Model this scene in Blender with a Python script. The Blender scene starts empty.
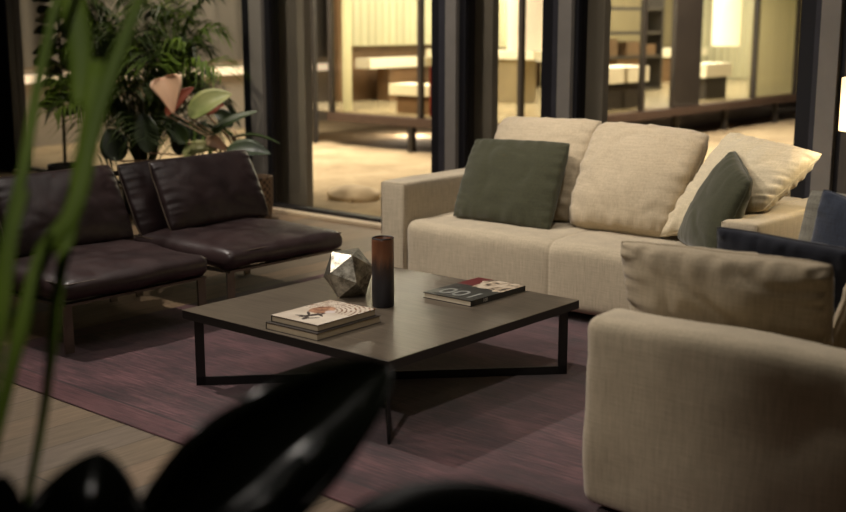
import bpy, bmesh, math, random
from mathutils import Vector, Matrix, noise

# ------------------------------------------------------------------ camera, world, light, exposure
S = bpy.context.scene
COL = S.collection
CAM_PITCH, CAM_YAW, CAM_H, F_PX = 0.1975, 0.7071, 1.5684, 1183.1
cd = bpy.data.cameras.new('camera')
cam = bpy.data.objects.new('camera', cd)
COL.objects.link(cam)
cam.location = (0, 0, CAM_H)
cam.rotation_euler = (math.pi / 2 - CAM_PITCH, 0, CAM_YAW)
cd.sensor_width = 36
cd.lens = 36 * F_PX / 846
cd.clip_start = 0.05
cd.dof.use_dof = True
cd.dof.focus_distance = 5.2
cd.dof.aperture_fstop = 1.75
S.camera = cam

S.view_settings.view_transform = 'Standard'
S.view_settings.look = 'None'
S.view_settings.gamma = 1
S.view_settings.use_curve_mapping = False
S.view_settings.exposure = 0.08
S.cycles.use_denoising = True
S.cycles.max_bounces = 8
S.cycles.transparent_max_bounces = 16
S.cycles.sample_clamp_indirect = 4.0
S.cycles.caustics_reflective = False
S.cycles.caustics_refractive = False

W = bpy.data.worlds.new('night_sky')
S.world = W
W.use_nodes = True
W.node_tree.nodes['Background'].inputs[0].default_value = (0.05, 0.06, 0.09, 1)
W.node_tree.nodes['Background'].inputs[1].default_value = 0.15

WARM = (1.0, 0.91, 0.82)
def light(name, kind, loc, power, color=WARM, target=None, size=0.1, cone=70, blend=0.6, sy=None):
    d = bpy.data.lights.new(name, kind)
    d.energy = power
    d.color = color
    if kind == 'AREA':
        d.size = size
        if sy:
            d.shape = 'RECTANGLE'; d.size_y = sy
    else:
        d.shadow_soft_size = size
    if kind == 'SPOT':
        d.spot_size = math.radians(cone); d.spot_blend = blend
    o = bpy.data.objects.new(name, d)
    COL.objects.link(o)
    o.location = loc
    if target is not None:
        o.rotation_euler = (Vector(target) - Vector(loc)).to_track_quat('-Z', 'Y').to_euler()
    return o

# the room's ceiling spotlights and the added fill lamps
light('ceiling_spot_key', 'SPOT', (-6.25, 2.95, 4.2), 560, WARM, (-3.3, 4.1, 0.3), 0.07, 62, 0.7)
light('ceiling_spot_front', 'SPOT', (-3.0, 0.3, 4.2), 180, WARM, (-3.5, 5.1, 0.4), 0.10, 50, 1.0)
light('ceiling_spot_sofa', 'SPOT', (-4.2, 3.0, 4.2), 165, WARM, (-3.5, 5.7, 0.5), 0.10, 48, 0.9)
light('ceiling_spot_floor', 'SPOT', (-4.9, 0.6, 4.2), 125, WARM, (-4.1, 1.9, 0.0), 0.10, 58, 1.0)
light('ceiling_spot_plants', 'SPOT', (-7.6, 4.6, 4.2), 260, (1.0, .88, .68), (-8.0, 6.2, 0.9), 0.06, 55, 0.8)
light('ceiling_spot_walkway', 'SPOT', (-6.4, 5.2, 4.2), 200, WARM, (-6.2, 6.1, 0.0), 0.1, 60, 0.9)
light('near_plants_fill', 'SPOT', (-0.4, -1.2, 4.2), 330, WARM, (-1.65, 1.1, 1.75), 0.08, 26, 0.7)  # added unseen lamp to brighten the foreground blades
for x in (-6.6, -4.9, -3.0): light('window_wall_fill', 'SPOT', (x, 5.4, 4.2), 210, WARM, (x, 6.9, 1.2), 0.06, 75, 0.9)  # added unseen spots that lift the window posts and pillars
light('near_sofa_fill', 'SPOT', (-1.7, 4.3, 4.2), 95, WARM, (-1.6, 3.7, .5), 0.1, 42, 0.9)  # added lamp, brightens the lumbar cushion
light('room_fill', 'AREA', (-3.8, 3.6, 4.25), 45, WARM, (-3.8, 3.6, 0), 4.5)  # soft fill added over the whole room
# the courtyard floods, an added lamp under the deck and the lit pavilion
light('courtyard_flood', 'SPOT', (-10.2, 9.2, 5.0), 2300, (1.0, .90, .78), (-9.4, 10.4, 0), 0.3, 82, 0.8)
light('under_deck_fill', 'POINT', (-11.2, 12.9, .1), 40, (1.0, .90, .78), size=.15)  # added unseen lamp, brightens the sand beneath the deck
light('courtyard_flood_side', 'SPOT', (-6.2, 13.5, 5.0), 2600, (1.0, .90, .80), (-6.6, 15.5, 0), 0.3, 95, 0.8)
light('pavilion_ceiling_light', 'AREA', (-10.2, 13.6, 3.1), 450, (1.0, .96, .86), (-10.2, 13.6, 0), 2.6, sy=4.0)
light('pavilion_ceiling_light_far', 'AREA', (-10.2, 19.0, 3.1), 540, (1.0, .96, .86), (-10.2, 19.0, 0), 2.6, sy=5.0)
light('side_wing_light', 'AREA', (-12.4, 10.5, 3.2), 150, (1.0, .92, .8), (-14, 10.7, 0.9), 1.0, sy=5.0)

def lin(c):
    return tuple(((x / 255) / 12.92 if x / 255 <= 0.04045 else ((x / 255 + 0.055) / 1.055) ** 2.4) for x in c) + (1,)

# ------------------------------------------------------------------ materials
class NT:
    def __init__(s, name):
        s.m = bpy.data.materials.new(name); s.m.use_nodes = True
        s.t = s.m.node_tree; s.b = s.t.nodes['Principled BSDF']
        s.out = s.t.nodes['Material Output']
    def n(s, typ, **kw):
        nd = s.t.nodes.new(typ)
        for k, v in kw.items():
            if k.startswith('i_'):
                key = k[2:]
                nd.inputs[int(key) if key.isdigit() else key.replace('_', ' ')].default_value = v
            else: setattr(nd, k, v)
        return nd
    def l(s, a, b): s.t.links.new(a, b)
    def coord(s, scale=(1, 1, 1), kind='Object', rot=(0, 0, 0)):
        tc = s.n('ShaderNodeTexCoord'); mp = s.n('ShaderNodeMapping')
        mp.inputs['Scale'].default_value = scale; mp.inputs['Rotation'].default_value = rot
        s.l(tc.outputs[kind], mp.inputs['Vector']); return mp.outputs[0]
    def noise(s, vec, scale, detail=4, rough=0.55):
        nd = s.n('ShaderNodeTexNoise'); nd.inputs['Scale'].default_value = scale
        nd.inputs['Detail'].default_value = detail; nd.inputs['Roughness'].default_value = rough
        s.l(vec, nd.inputs['Vector']); return nd.outputs['Fac']
    def ramp(s, fac, stops):
        r = s.n('ShaderNodeValToRGB'); e = r.color_ramp.elements
        while len(e) < len(stops): e.new(0.5)
        for i, (p, c) in enumerate(stops):
            e[i].position = p; e[i].color = c
        s.l(fac, r.inputs[0]); return r.outputs[0]
    def mix(s, fac, a, b, mode='MIX'):
        m = s.n('ShaderNodeMix', data_type='RGBA', blend_type=mode)
        for sock, v in ((m.inputs[0], fac), (m.inputs[6], a), (m.inputs[7], b)):
            if hasattr(v, 'is_output'): s.l(v, sock)
            else: sock.default_value = v
        return m.outputs[2]
    def math(s, op, a, b=None, c=None):
        m = s.n('ShaderNodeMath', operation=op)
        for i, v in enumerate((a, b, c)):
            if v is None: continue
            if hasattr(v, 'is_output'): s.l(v, m.inputs[i])
            else: m.inputs[i].default_value = v
        return m.outputs[0]
    def bump(s, h, strength=0.3, dist=0.01):
        b = s.n('ShaderNodeBump'); b.inputs['Strength'].default_value = strength
        b.inputs['Distance'].default_value = dist
        s.l(h, b.inputs['Height']); s.l(b.outputs[0], s.b.inputs['Normal'])
    def base(s, v):
        if hasattr(v, 'is_output'): s.l(v, s.b.inputs['Base Color'])
        else: s.b.inputs['Base Color'].default_value = v
    def set(s, **kw):
        for k, v in kw.items(): s.b.inputs[k.replace('_', ' ')].default_value = v

def plain(name, c, rough=0.5, metal=0.0, var=0.15, scale=8, bump=0.0, spec=0.5):
    t = NT(name); c = lin(c)
    f = t.noise(t.coord(), scale)
    d = tuple(x * (1 - var) for x in c[:3]) + (1,); l = tuple(min(1, x * (1 + var)) for x in c[:3]) + (1,)
    t.base(t.ramp(f, [(0.3, d), (0.7, l)]))
    t.set(Roughness=rough, Metallic=metal, Specular_IOR_Level=spec)
    if bump: t.bump(t.noise(t.coord(), scale * 6), bump, 0.004)
    return t.m

def fabric(name, c, weave=420, var=0.12, rough=0.9, sheen=0.25):
    t = NT(name); c = lin(c); v = t.coord()
    d = tuple(x * (1 - var * 1.6) for x in c[:3]) + (1,); l = tuple(min(1, x * (1 + var)) for x in c[:3]) + (1,)
    a = t.noise(t.coord((1, 1, 0.06)), weave * .45, 2); b = t.noise(t.coord((0.06, 0.06, 1)), weave * .45, 2)
    wv = t.math('ADD', a, b)
    slub = t.noise(t.coord((1, 1, .12)), 90, 3)
    big = t.noise(v, 3.0, 3)
    f = t.math('ADD', t.math('MULTIPLY', wv, .3), t.math('ADD', t.math('MULTIPLY', slub, .25), t.math('MULTIPLY', big, .15)))
    t.base(t.ramp(f, [(0.38, d), (0.62, l)]))
    t.set(Roughness=rough, Sheen_Weight=sheen, Specular_IOR_Level=0.2)
    t.bump(wv, 0.35, 0.0015)
    return t.m

M = {}
M['linen'] = fabric('sofa_linen', (186, 172, 146))
M['linen_pale'] = fabric('cushion_linen', (184, 168, 140))
M['linen_gold'] = fabric('cushion_oat', (196, 182, 152))
M['green'] = fabric('dark_green_cloth', (60, 60, 41), var=.15)
M['navy'] = fabric('navy_velvet', (22, 27, 42), var=.2, sheen=.5)
M['navy2'] = fabric('slate_blue_cloth', (44, 52, 68), var=.2, sheen=.4)
M['greycloth'] = fabric('grey_cloth', (134, 130, 116), var=.15)
M['sofa_foot'] = plain('black_plinth', (16, 14, 13), .6)
M['blackmetal'] = plain('black_metal', (17, 16, 16), .42, .0, .1)
M['darkframe'] = plain('window_frame_black', (13, 12, 17), .5, 0)
M['bluegrey'] = plain('window_frame_slate', (44, 43, 48), .5, 0)
M['greypost'] = plain('window_post_taupe', (112, 107, 100), .6, 0, .06)
M['pillar'] = plain('exterior_pillar', (136, 132, 123), .75, 0, .08, 3)
M['wall'] = plain('wall_paint', (64, 58, 52), .8, 0, .06, 2)
M['ceiling'] = plain('ceiling_paint', (70, 64, 58), .9, 0, .05, 2)
M['sill'] = plain('pale_sill', (200, 180, 150), .6, 0, .06, 6)
M['bronze'] = plain('bronze_metal', (116, 108, 97), .36, .85, .15, 12)
M['pages'] = plain('book_pages', (214, 200, 174), .85, 0, .05, 40)
M['pages_grey'] = plain('book_pages_grey', (176, 160, 134), .85, 0, .06, 40)
M['coverblack'] = plain('book_black_cover', (30, 28, 28), .45, 0, .1)
M['covergrey'] = plain('book_grey_cover', (62, 56, 50), .5, 0, .1)
M['lettergrey'] = plain('book_letter_grey', (146, 147, 140), .5, 0, .05)
M['letterwhite'] = plain('book_letter_white', (205, 200, 188), .5, 0, .05)
M['purple'] = plain('bookmark_lilac', (122, 112, 160), .6, 0, .05)
M['soil'] = plain('potting_soil', (40, 30, 22), .95, 0, .3, 40, .5)
M['pot'] = plain('pot_charcoal', (36, 33, 31), .6, 0, .1)
M['stem'] = plain('plant_stem', (70, 66, 38), .6, 0, .2, 20)
M['stem_pale'] = plain('plant_pale_stem', (170, 140, 110), .55, 0, .1, 20)
M['deck'] = plain('deck_edge', (74, 56, 44), .7, 0, .12, 5)
M['steel'] = plain('steel_post', (52, 48, 44), .5, .3, .08)
M['pavfloor'] = plain('pavilion_floor', (150, 136, 108), .25, 0, .1, 3)
M['pavwhite'] = plain('pavilion_white', (238, 230, 205), .6, 0, .03, 4)
M['pavdark'] = plain('pavilion_dark', (48, 42, 36), .6, 0, .15, 4)
M['pavbrown'] = plain('pavilion_wood', (110, 84, 58), .55, 0, .15, 6)
M['skirt'] = plain('slate_panel', (112, 110, 116), .6, 0, .08, 3)
M['red'] = plain('red_cloth', (150, 50, 44), .8, 0, .1, 10)
M['boulder'] = plain('sandstone', (226, 204, 168), .9, 0, .12, 8, .3)
M['wing'] = plain('plaster_wall', (142, 132, 116), .85, 0, .1, 1.5)

def mk_leather():
    t = NT('black_leather'); v = t.coord()
    f = t.noise(v, 5, 4)
    t.base(t.ramp(f, [(.3, lin((36, 25, 25))), (.7, lin((58, 43, 42)))]))
    r = t.ramp(t.noise(v, 9, 3), [(.3, (.32,) * 3 + (1,)), (.7, (.48,) * 3 + (1,))])
    t.l(r, t.b.inputs['Roughness'])
    h = t.math('ADD', t.math('MULTIPLY', t.noise(v, 220, 2), .12), t.noise(v, 14, 5, .6))
    t.bump(h, .35, .008)
    t.set(Specular_IOR_Level=.55)
    return t.m
M['leather'] = mk_leather()
M['piping'] = plain('leather_piping', (84, 70, 56), .5, 0, .1, 20)

def mk_floor():
    t = NT('oak_floorboards'); tc = t.coord()
    sp = t.n('ShaderNodeSeparateXYZ'); t.l(tc, sp.inputs[0])
    x, y = sp.outputs[0], sp.outputs[1]
    wd = 0.19
    ix = t.math('FLOOR', t.math('DIVIDE', x, wd)); fx = t.math('FRACT', t.math('DIVIDE', x, wd))
    wn = t.n('ShaderNodeTexWhiteNoise', noise_dimensions='1D'); t.l(ix, wn.inputs['W'])
    yo = t.math('ADD', t.math('DIVIDE', y, 1.7), t.math('MULTIPLY', wn.outputs['Value'], 7))
    iy = t.math('FLOOR', yo); fy = t.math('FRACT', yo)
    wn2 = t.n('ShaderNodeTexWhiteNoise', noise_dimensions='2D')
    cb = t.n('ShaderNodeCombineXYZ'); t.l(ix, cb.inputs[0]); t.l(iy, cb.inputs[1]); t.l(cb.outputs[0], wn2.inputs['Vector'])
    tone = t.ramp(wn2.outputs['Value'], [(0, lin((110, 98, 82))), (.35, lin((126, 110, 90))), (.7, lin((138, 116, 92))), (1, lin((112, 104, 94)))])
    gr = t.noise(t.coord((26, 1.6, 1)), 3, 6, .65)
    g2 = t.ramp(gr, [(.3, (.62, .60, .57, 1)), (.7, (1.12, 1.1, 1.06, 1))])
    col = t.mix(1.0, tone, g2, 'MULTIPLY')
    gap = t.math('MAXIMUM', t.math('LESS_THAN', fx, .018), t.math('LESS_THAN', fy, .003))
    t.base(t.mix(gap, col, (.012, .010, .008, 1)))
    t.set(Roughness=.5, Specular_IOR_Level=.35)
    t.bump(t.math('SUBTRACT', t.math('MULTIPLY', gr, .4), gap), .25, .004)
    return t.m
M['floor'] = mk_floor()

RUG = (-5.2, 2.63, -0.9, 5.75)
def mk_rug():
    t = NT('plum_woven_rug'); tc = t.coord()
    sp = t.n('ShaderNodeSeparateXYZ'); t.l(tc, sp.inputs[0]); x, y = sp.outputs[0], sp.outputs[1]
    hx, hy = (RUG[2] - RUG[0]) / 2, (RUG[3] - RUG[1]) / 2
    dx = t.math('SUBTRACT', hx, t.math('ABSOLUTE', x)); dy = t.math('SUBTRACT', hy, t.math('ABSOLUTE', y))
    d = t.math('MINIMUM', dx, dy)
    st = t.noise(t.coord((1.2, 26, 1)), 4, 6, .7)
    pa = t.noise(t.coord((1, 1.8, 1)), 2.6, 5, .65)
    ri = t.noise(t.coord((1, 110, 1)), 3, 2, .5)
    f = t.math('ADD', t.math('MULTIPLY', st, .5), t.math('ADD', t.math('MULTIPLY', pa, .35), t.math('MULTIPLY', ri, .2)))
    field = t.ramp(f, [(.40, lin((31, 16, 20))), (.51, lin((59, 32, 37))), (.63, lin((108, 70, 73)))])
    bord = t.ramp(f, [(.40, lin((44, 22, 27))), (.5, lin((73, 38, 42))), (.68, lin((114, 74, 75)))])
    isb = t.math('LESS_THAN', d, .145)
    col = t.mix(isb, field, bord)
    seam = t.math('LESS_THAN', t.math('ABSOLUTE', t.math('SUBTRACT', d, .145)), .007)
    seam2 = t.math('LESS_THAN', t.math('ABSOLUTE', t.math('SUBTRACT', x, -3.14 - (RUG[0] + RUG[2]) / 2)), .004)
    seams = t.math('MAXIMUM', seam, seam2)
    t.base(t.mix(t.math('MULTIPLY', seams, .75), col, (.012, .006, .008, 1)))
    t.set(Roughness=.92, Sheen_Weight=.35, Specular_IOR_Level=.15)
    t.bump(t.math('SUBTRACT', f, seams), .5, .006)
    return t.m
M['rug'] = mk_rug()

def mk_tabletop():
    t = NT('smoked_oak_tabletop')
    g = t.noise(t.coord((2, 40, 8)), 2.5, 6, .65)
    p = t.noise(t.coord(), 3, 4)
    f = t.math('ADD', t.math('MULTIPLY', g, .75), t.math('MULTIPLY', p, .25))
    t.base(t.ramp(f, [(.32, lin((70, 62, 53))), (.68, lin((112, 101, 86)))]))
    t.set(Roughness=.3, Specular_IOR_Level=.5)
    t.bump(g, .12, .002)
    return t.m
M['tabletop'] = mk_tabletop()
M['tableedge'] = plain('table_edge_black', (24, 22, 21), .45, 0, .1)

def mk_glass(name, tint=(1, 1, 1, 1), ior=1.5):
    t = NT(name); t.t.nodes.remove(t.b)
    tr = t.n('ShaderNodeBsdfTransparent'); tr.inputs[0].default_value = tint
    gl = t.n('ShaderNodeBsdfGlossy'); gl.inputs['Roughness'].default_value = 0.01
    fr = t.n('ShaderNodeFresnel'); fr.inputs['IOR'].default_value = ior
    mx = t.n('ShaderNodeMixShader')
    ge = t.n('ShaderNodeNewGeometry')
    t.l(t.math('MULTIPLY', fr.outputs[0], t.math('SUBTRACT', 1, ge.outputs['Backfacing'])), mx.inputs[0]); t.l(tr.outputs[0], mx.inputs[1]); t.l(gl.outputs[0], mx.inputs[2])
    t.l(mx.outputs[0], t.out.inputs[0]); return t.m
M['glass'] = mk_glass('window_glass', (.92, .90, .86, 1), 1.4)
M['glass2'] = mk_glass('pavilion_glass', (.96, .95, .9, 1), 1.3)

def mk_vase():
    t = NT('reactive_glaze'); sp = t.n('ShaderNodeSeparateXYZ'); t.l(t.coord(), sp.inputs[0])
    n = t.noise(t.coord((14, 14, 1.2)), 3, 5)
    f = t.math('ADD', sp.outputs[2], t.math('MULTIPLY', t.math('SUBTRACT', n, .5), .16))
    t.base(t.ramp(t.math('DIVIDE', f, .3), [(.0, lin((30, 30, 36))), (.4, lin((56, 54, 58))), (.6, lin((66, 52, 46))), (.78, lin((124, 82, 56))), (1, lin((110, 70, 48)))]))
    t.set(Roughness=.32, Specular_IOR_Level=.5)
    t.bump(n, .1, .003); return t.m
M['vase'] = mk_vase()
def mk_silver():
    t = NT('tarnished_silver'); n = t.noise(t.coord(), 16, 6, .7)
    t.base(t.ramp(n, [(.36, lin((96, 90, 78))), (.55, lin((190, 184, 168))), (.7, lin((226, 220, 204)))]))
    r = t.ramp(n, [(.35, (.5,) * 3 + (1,)), (.7, (.26,) * 3 + (1,))]); t.l(r, t.b.inputs['Roughness'])
    t.set(Metallic=.95); t.bump(t.noise(t.coord(), 30, 3), .12, .004); return t.m
M['silver'] = mk_silver()

def mk_leaf(name, c1, c2, rough=.4, trans=.25, scale=3):
    t = NT(name); n = t.noise(t.coord(), scale, 3)
    col = t.ramp(n, [(.3, lin(c1)), (.7, lin(c2))]); t.base(col)
    t.set(Roughness=rough, Specular_IOR_Level=.5)
    tl = t.n('ShaderNodeBsdfTranslucent'); t.l(col, tl.inputs[0])
    mx = t.n('ShaderNodeMixShader'); mx.inputs[0].default_value = trans
    t.l(t.b.outputs[0], mx.inputs[1]); t.l(tl.outputs[0], mx.inputs[2]); t.l(mx.outputs[0], t.out.inputs[0])
    return t.m
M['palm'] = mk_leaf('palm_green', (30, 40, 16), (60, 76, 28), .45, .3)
M['palmlight'] = mk_leaf('bright_lit_palm_green', (62, 84, 10), (100, 124, 20), .65, .45)  # bright foreground blades; on the far palm, light put into the colour
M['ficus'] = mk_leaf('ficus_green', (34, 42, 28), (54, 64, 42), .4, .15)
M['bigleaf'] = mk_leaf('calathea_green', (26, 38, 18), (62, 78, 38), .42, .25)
M['palelitleaf'] = mk_leaf('calathea_lit', (110, 124, 66), (172, 170, 112), .45, .3)  # lit copy of calathea_green, the light put into its colour
M['pinklitleaf'] = mk_leaf('calathea_pink_lit', (226, 184, 150), (240, 210, 176), .45, .35)  # warm pinkish light on the leaf, put into its colour
M['redleaf'] = mk_leaf('calathea_red', (110, 48, 32), (170, 96, 70), .45, .3)
M['darkleaf'] = mk_leaf('glossy_dark_leaf', (13, 16, 11), (25, 29, 18), .2, .05)

def mk_basket():
    t = NT('woven_basket'); tc = t.n('ShaderNodeTexCoord')
    v = t.coord((1, 1, 1), 'UV')
    ck = t.n('ShaderNodeTexChecker'); ck.inputs['Scale'].default_value = 1
    mp = t.n('ShaderNodeMapping'); mp.inputs['Scale'].default_value = (34, 46, 1); t.l(tc.outputs['UV'], mp.inputs[0]); t.l(mp.outputs[0], ck.inputs[0])
    ck.inputs[1].default_value = lin((70, 54, 38)); ck.inputs[2].default_value = lin((138, 112, 84))
    t.base(ck.outputs[0]); t.set(Roughness=.8); t.bump(ck.outputs[1], .8, .01); return t.m
M['basket'] = mk_basket()

def mk_sand():
    t = NT('courtyard_sand'); v = t.coord()
    n = t.math('ADD', t.math('MULTIPLY', t.noise(v, 2.2, 6, .7), .6), t.math('MULTIPLY', t.noise(v, 60, 3), .4))
    t.base(t.ramp(n, [(.35, lin((136, 116, 86))), (.65, lin((196, 176, 140)))]))
    t.set(Roughness=.95); t.bump(n, .6, .03); return t.m
M['sand'] = mk_sand()

def mk_curtain(name, c):
    t = NT(name); v = t.coord((1, 1, .02)); n = t.noise(v, 5, 3); c = lin(c)
    col = t.ramp(n, [(.3, tuple(x * .85 for x in c[:3]) + (1,)), (.7, c)]); t.base(col)
    t.set(Roughness=.9)
    tl = t.n('ShaderNodeBsdfTranslucent'); t.l(col, tl.inputs[0])
    mx = t.n('ShaderNodeMixShader'); mx.inputs[0].default_value = .3
    t.l(t.b.outputs[0], mx.inputs[1]); t.l(tl.outputs[0], mx.inputs[2]); t.l(mx.outputs[0], t.out.inputs[0])
    return t.m
M['curtain'] = mk_curtain('cream_curtain', (216, 211, 178))
M['curtain_olive'] = mk_curtain('olive_curtain', (140, 128, 96))
M['curtain_dim'] = mk_curtain('taupe_curtain', (116, 109, 97))

def mk_emit(name, c, s):
    t = NT(name); t.base(lin(c)); n = t.noise(t.coord((1, 1, 1)), 2, 2)
    col = t.ramp(n, [(.2, tuple(x * .92 for x in lin(c)[:3]) + (1,)), (.8, lin(c))])
    t.l(col, t.b.inputs['Emission Color']); t.set(Emission_Strength=s, Roughness=.8); return t.m
def mk_shade():
    t = NT('lamp_shade_linen'); n = t.noise(t.coord((1, 1, .1)), 60, 2)
    col = t.ramp(n, [(.2, lin((236, 222, 190))), (.8, lin((255, 242, 214)))])
    t.base(col); t.l(col, t.b.inputs['Emission Color']); t.set(Emission_Strength=.55, Roughness=.9)
    tl = t.n('ShaderNodeBsdfTranslucent'); t.l(col, tl.inputs[0])
    tr = t.n('ShaderNodeBsdfTransparent'); tr.inputs[0].default_value = (.9, .84, .7, 1)
    m1 = t.n('ShaderNodeMixShader'); m1.inputs[0].default_value = .4
    t.l(t.b.outputs[0], m1.inputs[1]); t.l(tl.outputs[0], m1.inputs[2])
    m2 = t.n('ShaderNodeMixShader'); m2.inputs[0].default_value = .3
    t.l(m1.outputs[0], m2.inputs[1]); t.l(tr.outputs[0], m2.inputs[2]); t.l(m2.outputs[0], t.out.inputs[0])
    return t.m
M['shade'] = mk_shade()
M['pendant'] = mk_emit('pendant_shade', (255, 236, 205), .95)
M['strip'] = mk_emit('light_strip', (255, 232, 200), .75)
M['bulb'] = mk_emit('light_bulb', (255, 240, 210), 3.0)

def mk_art_cover():     # pale cover: dark beast at one side, brown dotted arcs at the other
    t = NT('pale_art_cover'); sp = t.n('ShaderNodeSeparateXYZ'); tc = t.coord(); t.l(tc, sp.inputs[0])
    x, y = sp.outputs[0], sp.outputs[1]
    def dist(cx, cy, sx=1, sy=1):
        a = t.math('MULTIPLY', t.math('SUBTRACT', x, cx), sx); b = t.math('MULTIPLY', t.math('SUBTRACT', y, cy), sy)
        return t.math('SQRT', t.math('ADD', t.math('MULTIPLY', a, a), t.math('MULTIPLY', b, b)))
    paper = t.ramp(t.noise(tc, 9, 4), [(.3, lin((186, 170, 150))), (.7, lin((220, 209, 192)))])
    d = dist(-.02, .01)
    ring = t.math('GREATER_THAN', t.math('SINE', t.math('MULTIPLY', d, 330)), .25)
    dots = t.math('GREATER_THAN', t.noise(tc, 90, 1), .45)
    zone = t.math('MULTIPLY', t.math('GREATER_THAN', y, .015), t.math('GREATER_THAN', d, .05))
    m1 = t.math('MULTIPLY', t.math('MULTIPLY', ring, dots), zone)
    col = t.mix(m1, paper, lin((122, 78, 46)))
    mound = t.math('LESS_THAN', t.math('ADD', dist(-.03, .02, 1, .8), t.math('MULTIPLY', t.noise(tc, 40, 2), .02)), .06)
    col = t.mix(mound, col, t.ramp(t.noise(tc, 30, 3), [(.35, lin((112, 66, 42))), (.65, lin((196, 150, 118)))]))
    face = t.math('LESS_THAN', dist(.02, .015), .022)
    col = t.mix(face, col, lin((208, 196, 190)))
    def seg(cx, cy, ang, lx, ly):      # slim rotated ellipse
        ca, sa = math.cos(ang), math.sin(ang)
        dx, dy = t.math('SUBTRACT', x, cx), t.math('SUBTRACT', y, cy)
        p = t.math('DIVIDE', t.math('ADD', t.math('MULTIPLY', dx, ca), t.math('MULTIPLY', dy, sa)), lx)
        q = t.math('DIVIDE', t.math('SUBTRACT', t.math('MULTIPLY', dy, ca), t.math('MULTIPLY', dx, sa)), ly)
        return t.math('LESS_THAN', t.math('ADD', t.math('ADD', t.math('MULTIPLY', p, p), t.math('MULTIPLY', q, q)), t.math('MULTIPLY', t.noise(tc, 60, 2), .4)), 1.1)
    beast = seg(.0, -.07, 1.2, .062, .016)
    for q in ((-.03, -.10, .3, .03, .008), (.02, -.045, -.5, .035, .008), (-.035, -.055, -.7, .03, .007), (.035, -.10, .9, .03, .008), (.012, -.12, 1.9, .026, .012)):
        beast = t.math('MAXIMUM', beast, seg(*q))
    col = t.mix(beast, col, lin((58, 46, 42)))
    t.base(col); t.set(Roughness=.4); return t.m
M['artcover'] = mk_art_cover()
def mk_dark_cover():    # dark cover with a maroon corner and a cream painted patch
    t = NT('dark_art_cover'); sp = t.n('ShaderNodeSeparateXYZ'); tc = t.coord(); t.l(tc, sp.inputs[0])
    x, y = sp.outputs[0], sp.outputs[1]
    base = t.ramp(t.noise(tc, 14, 4), [(.3, lin((46, 45, 42))), (.7, lin((66, 65, 60)))])
    n = t.math('MULTIPLY', t.math('SUBTRACT', t.noise(tc, 18, 4), .5), .12)
    yy = t.math('ADD', y, n)
    col = t.mix(t.math('MULTIPLY', t.math('GREATER_THAN', y, .04), t.math('LESS_THAN', x, .0)), base, lin((104, 38, 40)))
    xx = t.math('ADD', x, n)
    cream = t.math('MULTIPLY', t.math('GREATER_THAN', yy, .03), t.math('GREATER_THAN', xx, -.045))
    cc = t.ramp(t.noise(tc, 26, 5), [(.38, lin((60, 52, 46))), (.46, lin((176, 156, 132))), (.6, lin((216, 200, 176)))])
    col = t.mix(cream, col, cc)
    t.base(col); t.set(Roughness=.35); return t.m
M['darkcover'] = mk_dark_cover()

# ------------------------------------------------------------------ mesh helpers
def obj(name, bm, mat, parent=None, smooth=False, loc=None, auto=None):
    me = bpy.data.meshes.new(name)
    bmesh.ops.recalc_face_normals(bm, faces=bm.faces[:]) if len(bm.faces) else None
    bm.to_mesh(me); bm.free()
    mats = mat if isinstance(mat, (list, tuple)) else [mat]
    for m in mats: me.materials.append(m)
    if smooth:
        for p in me.polygons: p.use_smooth = True
    o = bpy.data.objects.new(name, me); COL.objects.link(o)
    if loc is not None: o.location = loc
    if parent is not None: o.parent = parent
    return o

def tag(o, label, cat, group=None):
    o['label'] = label; o['category'] = cat
    if group: o['group'] = group
    return o
def thing(name, label, cat, loc=(0, 0, 0), rz=0, group=None):
    o = bpy.data.objects.new(name, None); COL.objects.link(o)
    o.empty_display_size = .1; o.location = loc; o.rotation_euler = (0, 0, rz)
    return tag(o, label, cat, group)
def struct(name, bm, mat, parent=None, **k):
    o = obj(name, bm, mat, parent, **k)
    if parent is None: o['kind'] = 'structure'
    return o

def box(bm, x0, y0, z0, x1, y1, z1, bevel=0, seg=2):
    vs = [bm.verts.new(c) for c in ((x0, y0, z0), (x1, y0, z0), (x1, y1, z0), (x0, y1, z0), (x0, y0, z1), (x1, y0, z1), (x1, y1, z1), (x0, y1, z1))]
    fs = [bm.faces.new([vs[i] for i in f]) for f in ((0, 3, 2, 1), (4, 5, 6, 7), (0, 1, 5, 4), (1, 2, 6, 5), (2, 3, 7, 6), (3, 0, 4, 7))]
    if bevel:
        es = list({e for f in fs for e in f.edges})
        bmesh.ops.bevel(bm, geom=es, offset=bevel, segments=seg, profile=.5, affect='EDGES')
    return bm
def B(*a, bevel=0, seg=2): return box(bmesh.new(), *a, bevel=bevel, seg=seg)

def bar(bm, p, q, w, t, up=(0, 0, 1)):
    """rectangular bar from p to q: w across, t along 'up'"""
    p, q = Vector(p), Vector(q); d = (q - p).normalized(); up = Vector(up)
    s = d.cross(up).normalized(); u = s.cross(d).normalized()
    ring = [(s * w / 2 * a + u * t / 2 * b) for a, b in ((-1, -1), (1, -1), (1, 1), (-1, 1))]
    A = [bm.verts.new(p + r) for r in ring]; C = [bm.verts.new(q + r) for r in ring]
    for i in range(4): bm.faces.new((A[i], A[(i + 1) % 4], C[(i + 1) % 4], C[i]))
    bm.faces.new(A[::-1]); bm.faces.new(C)
    return bm

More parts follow.
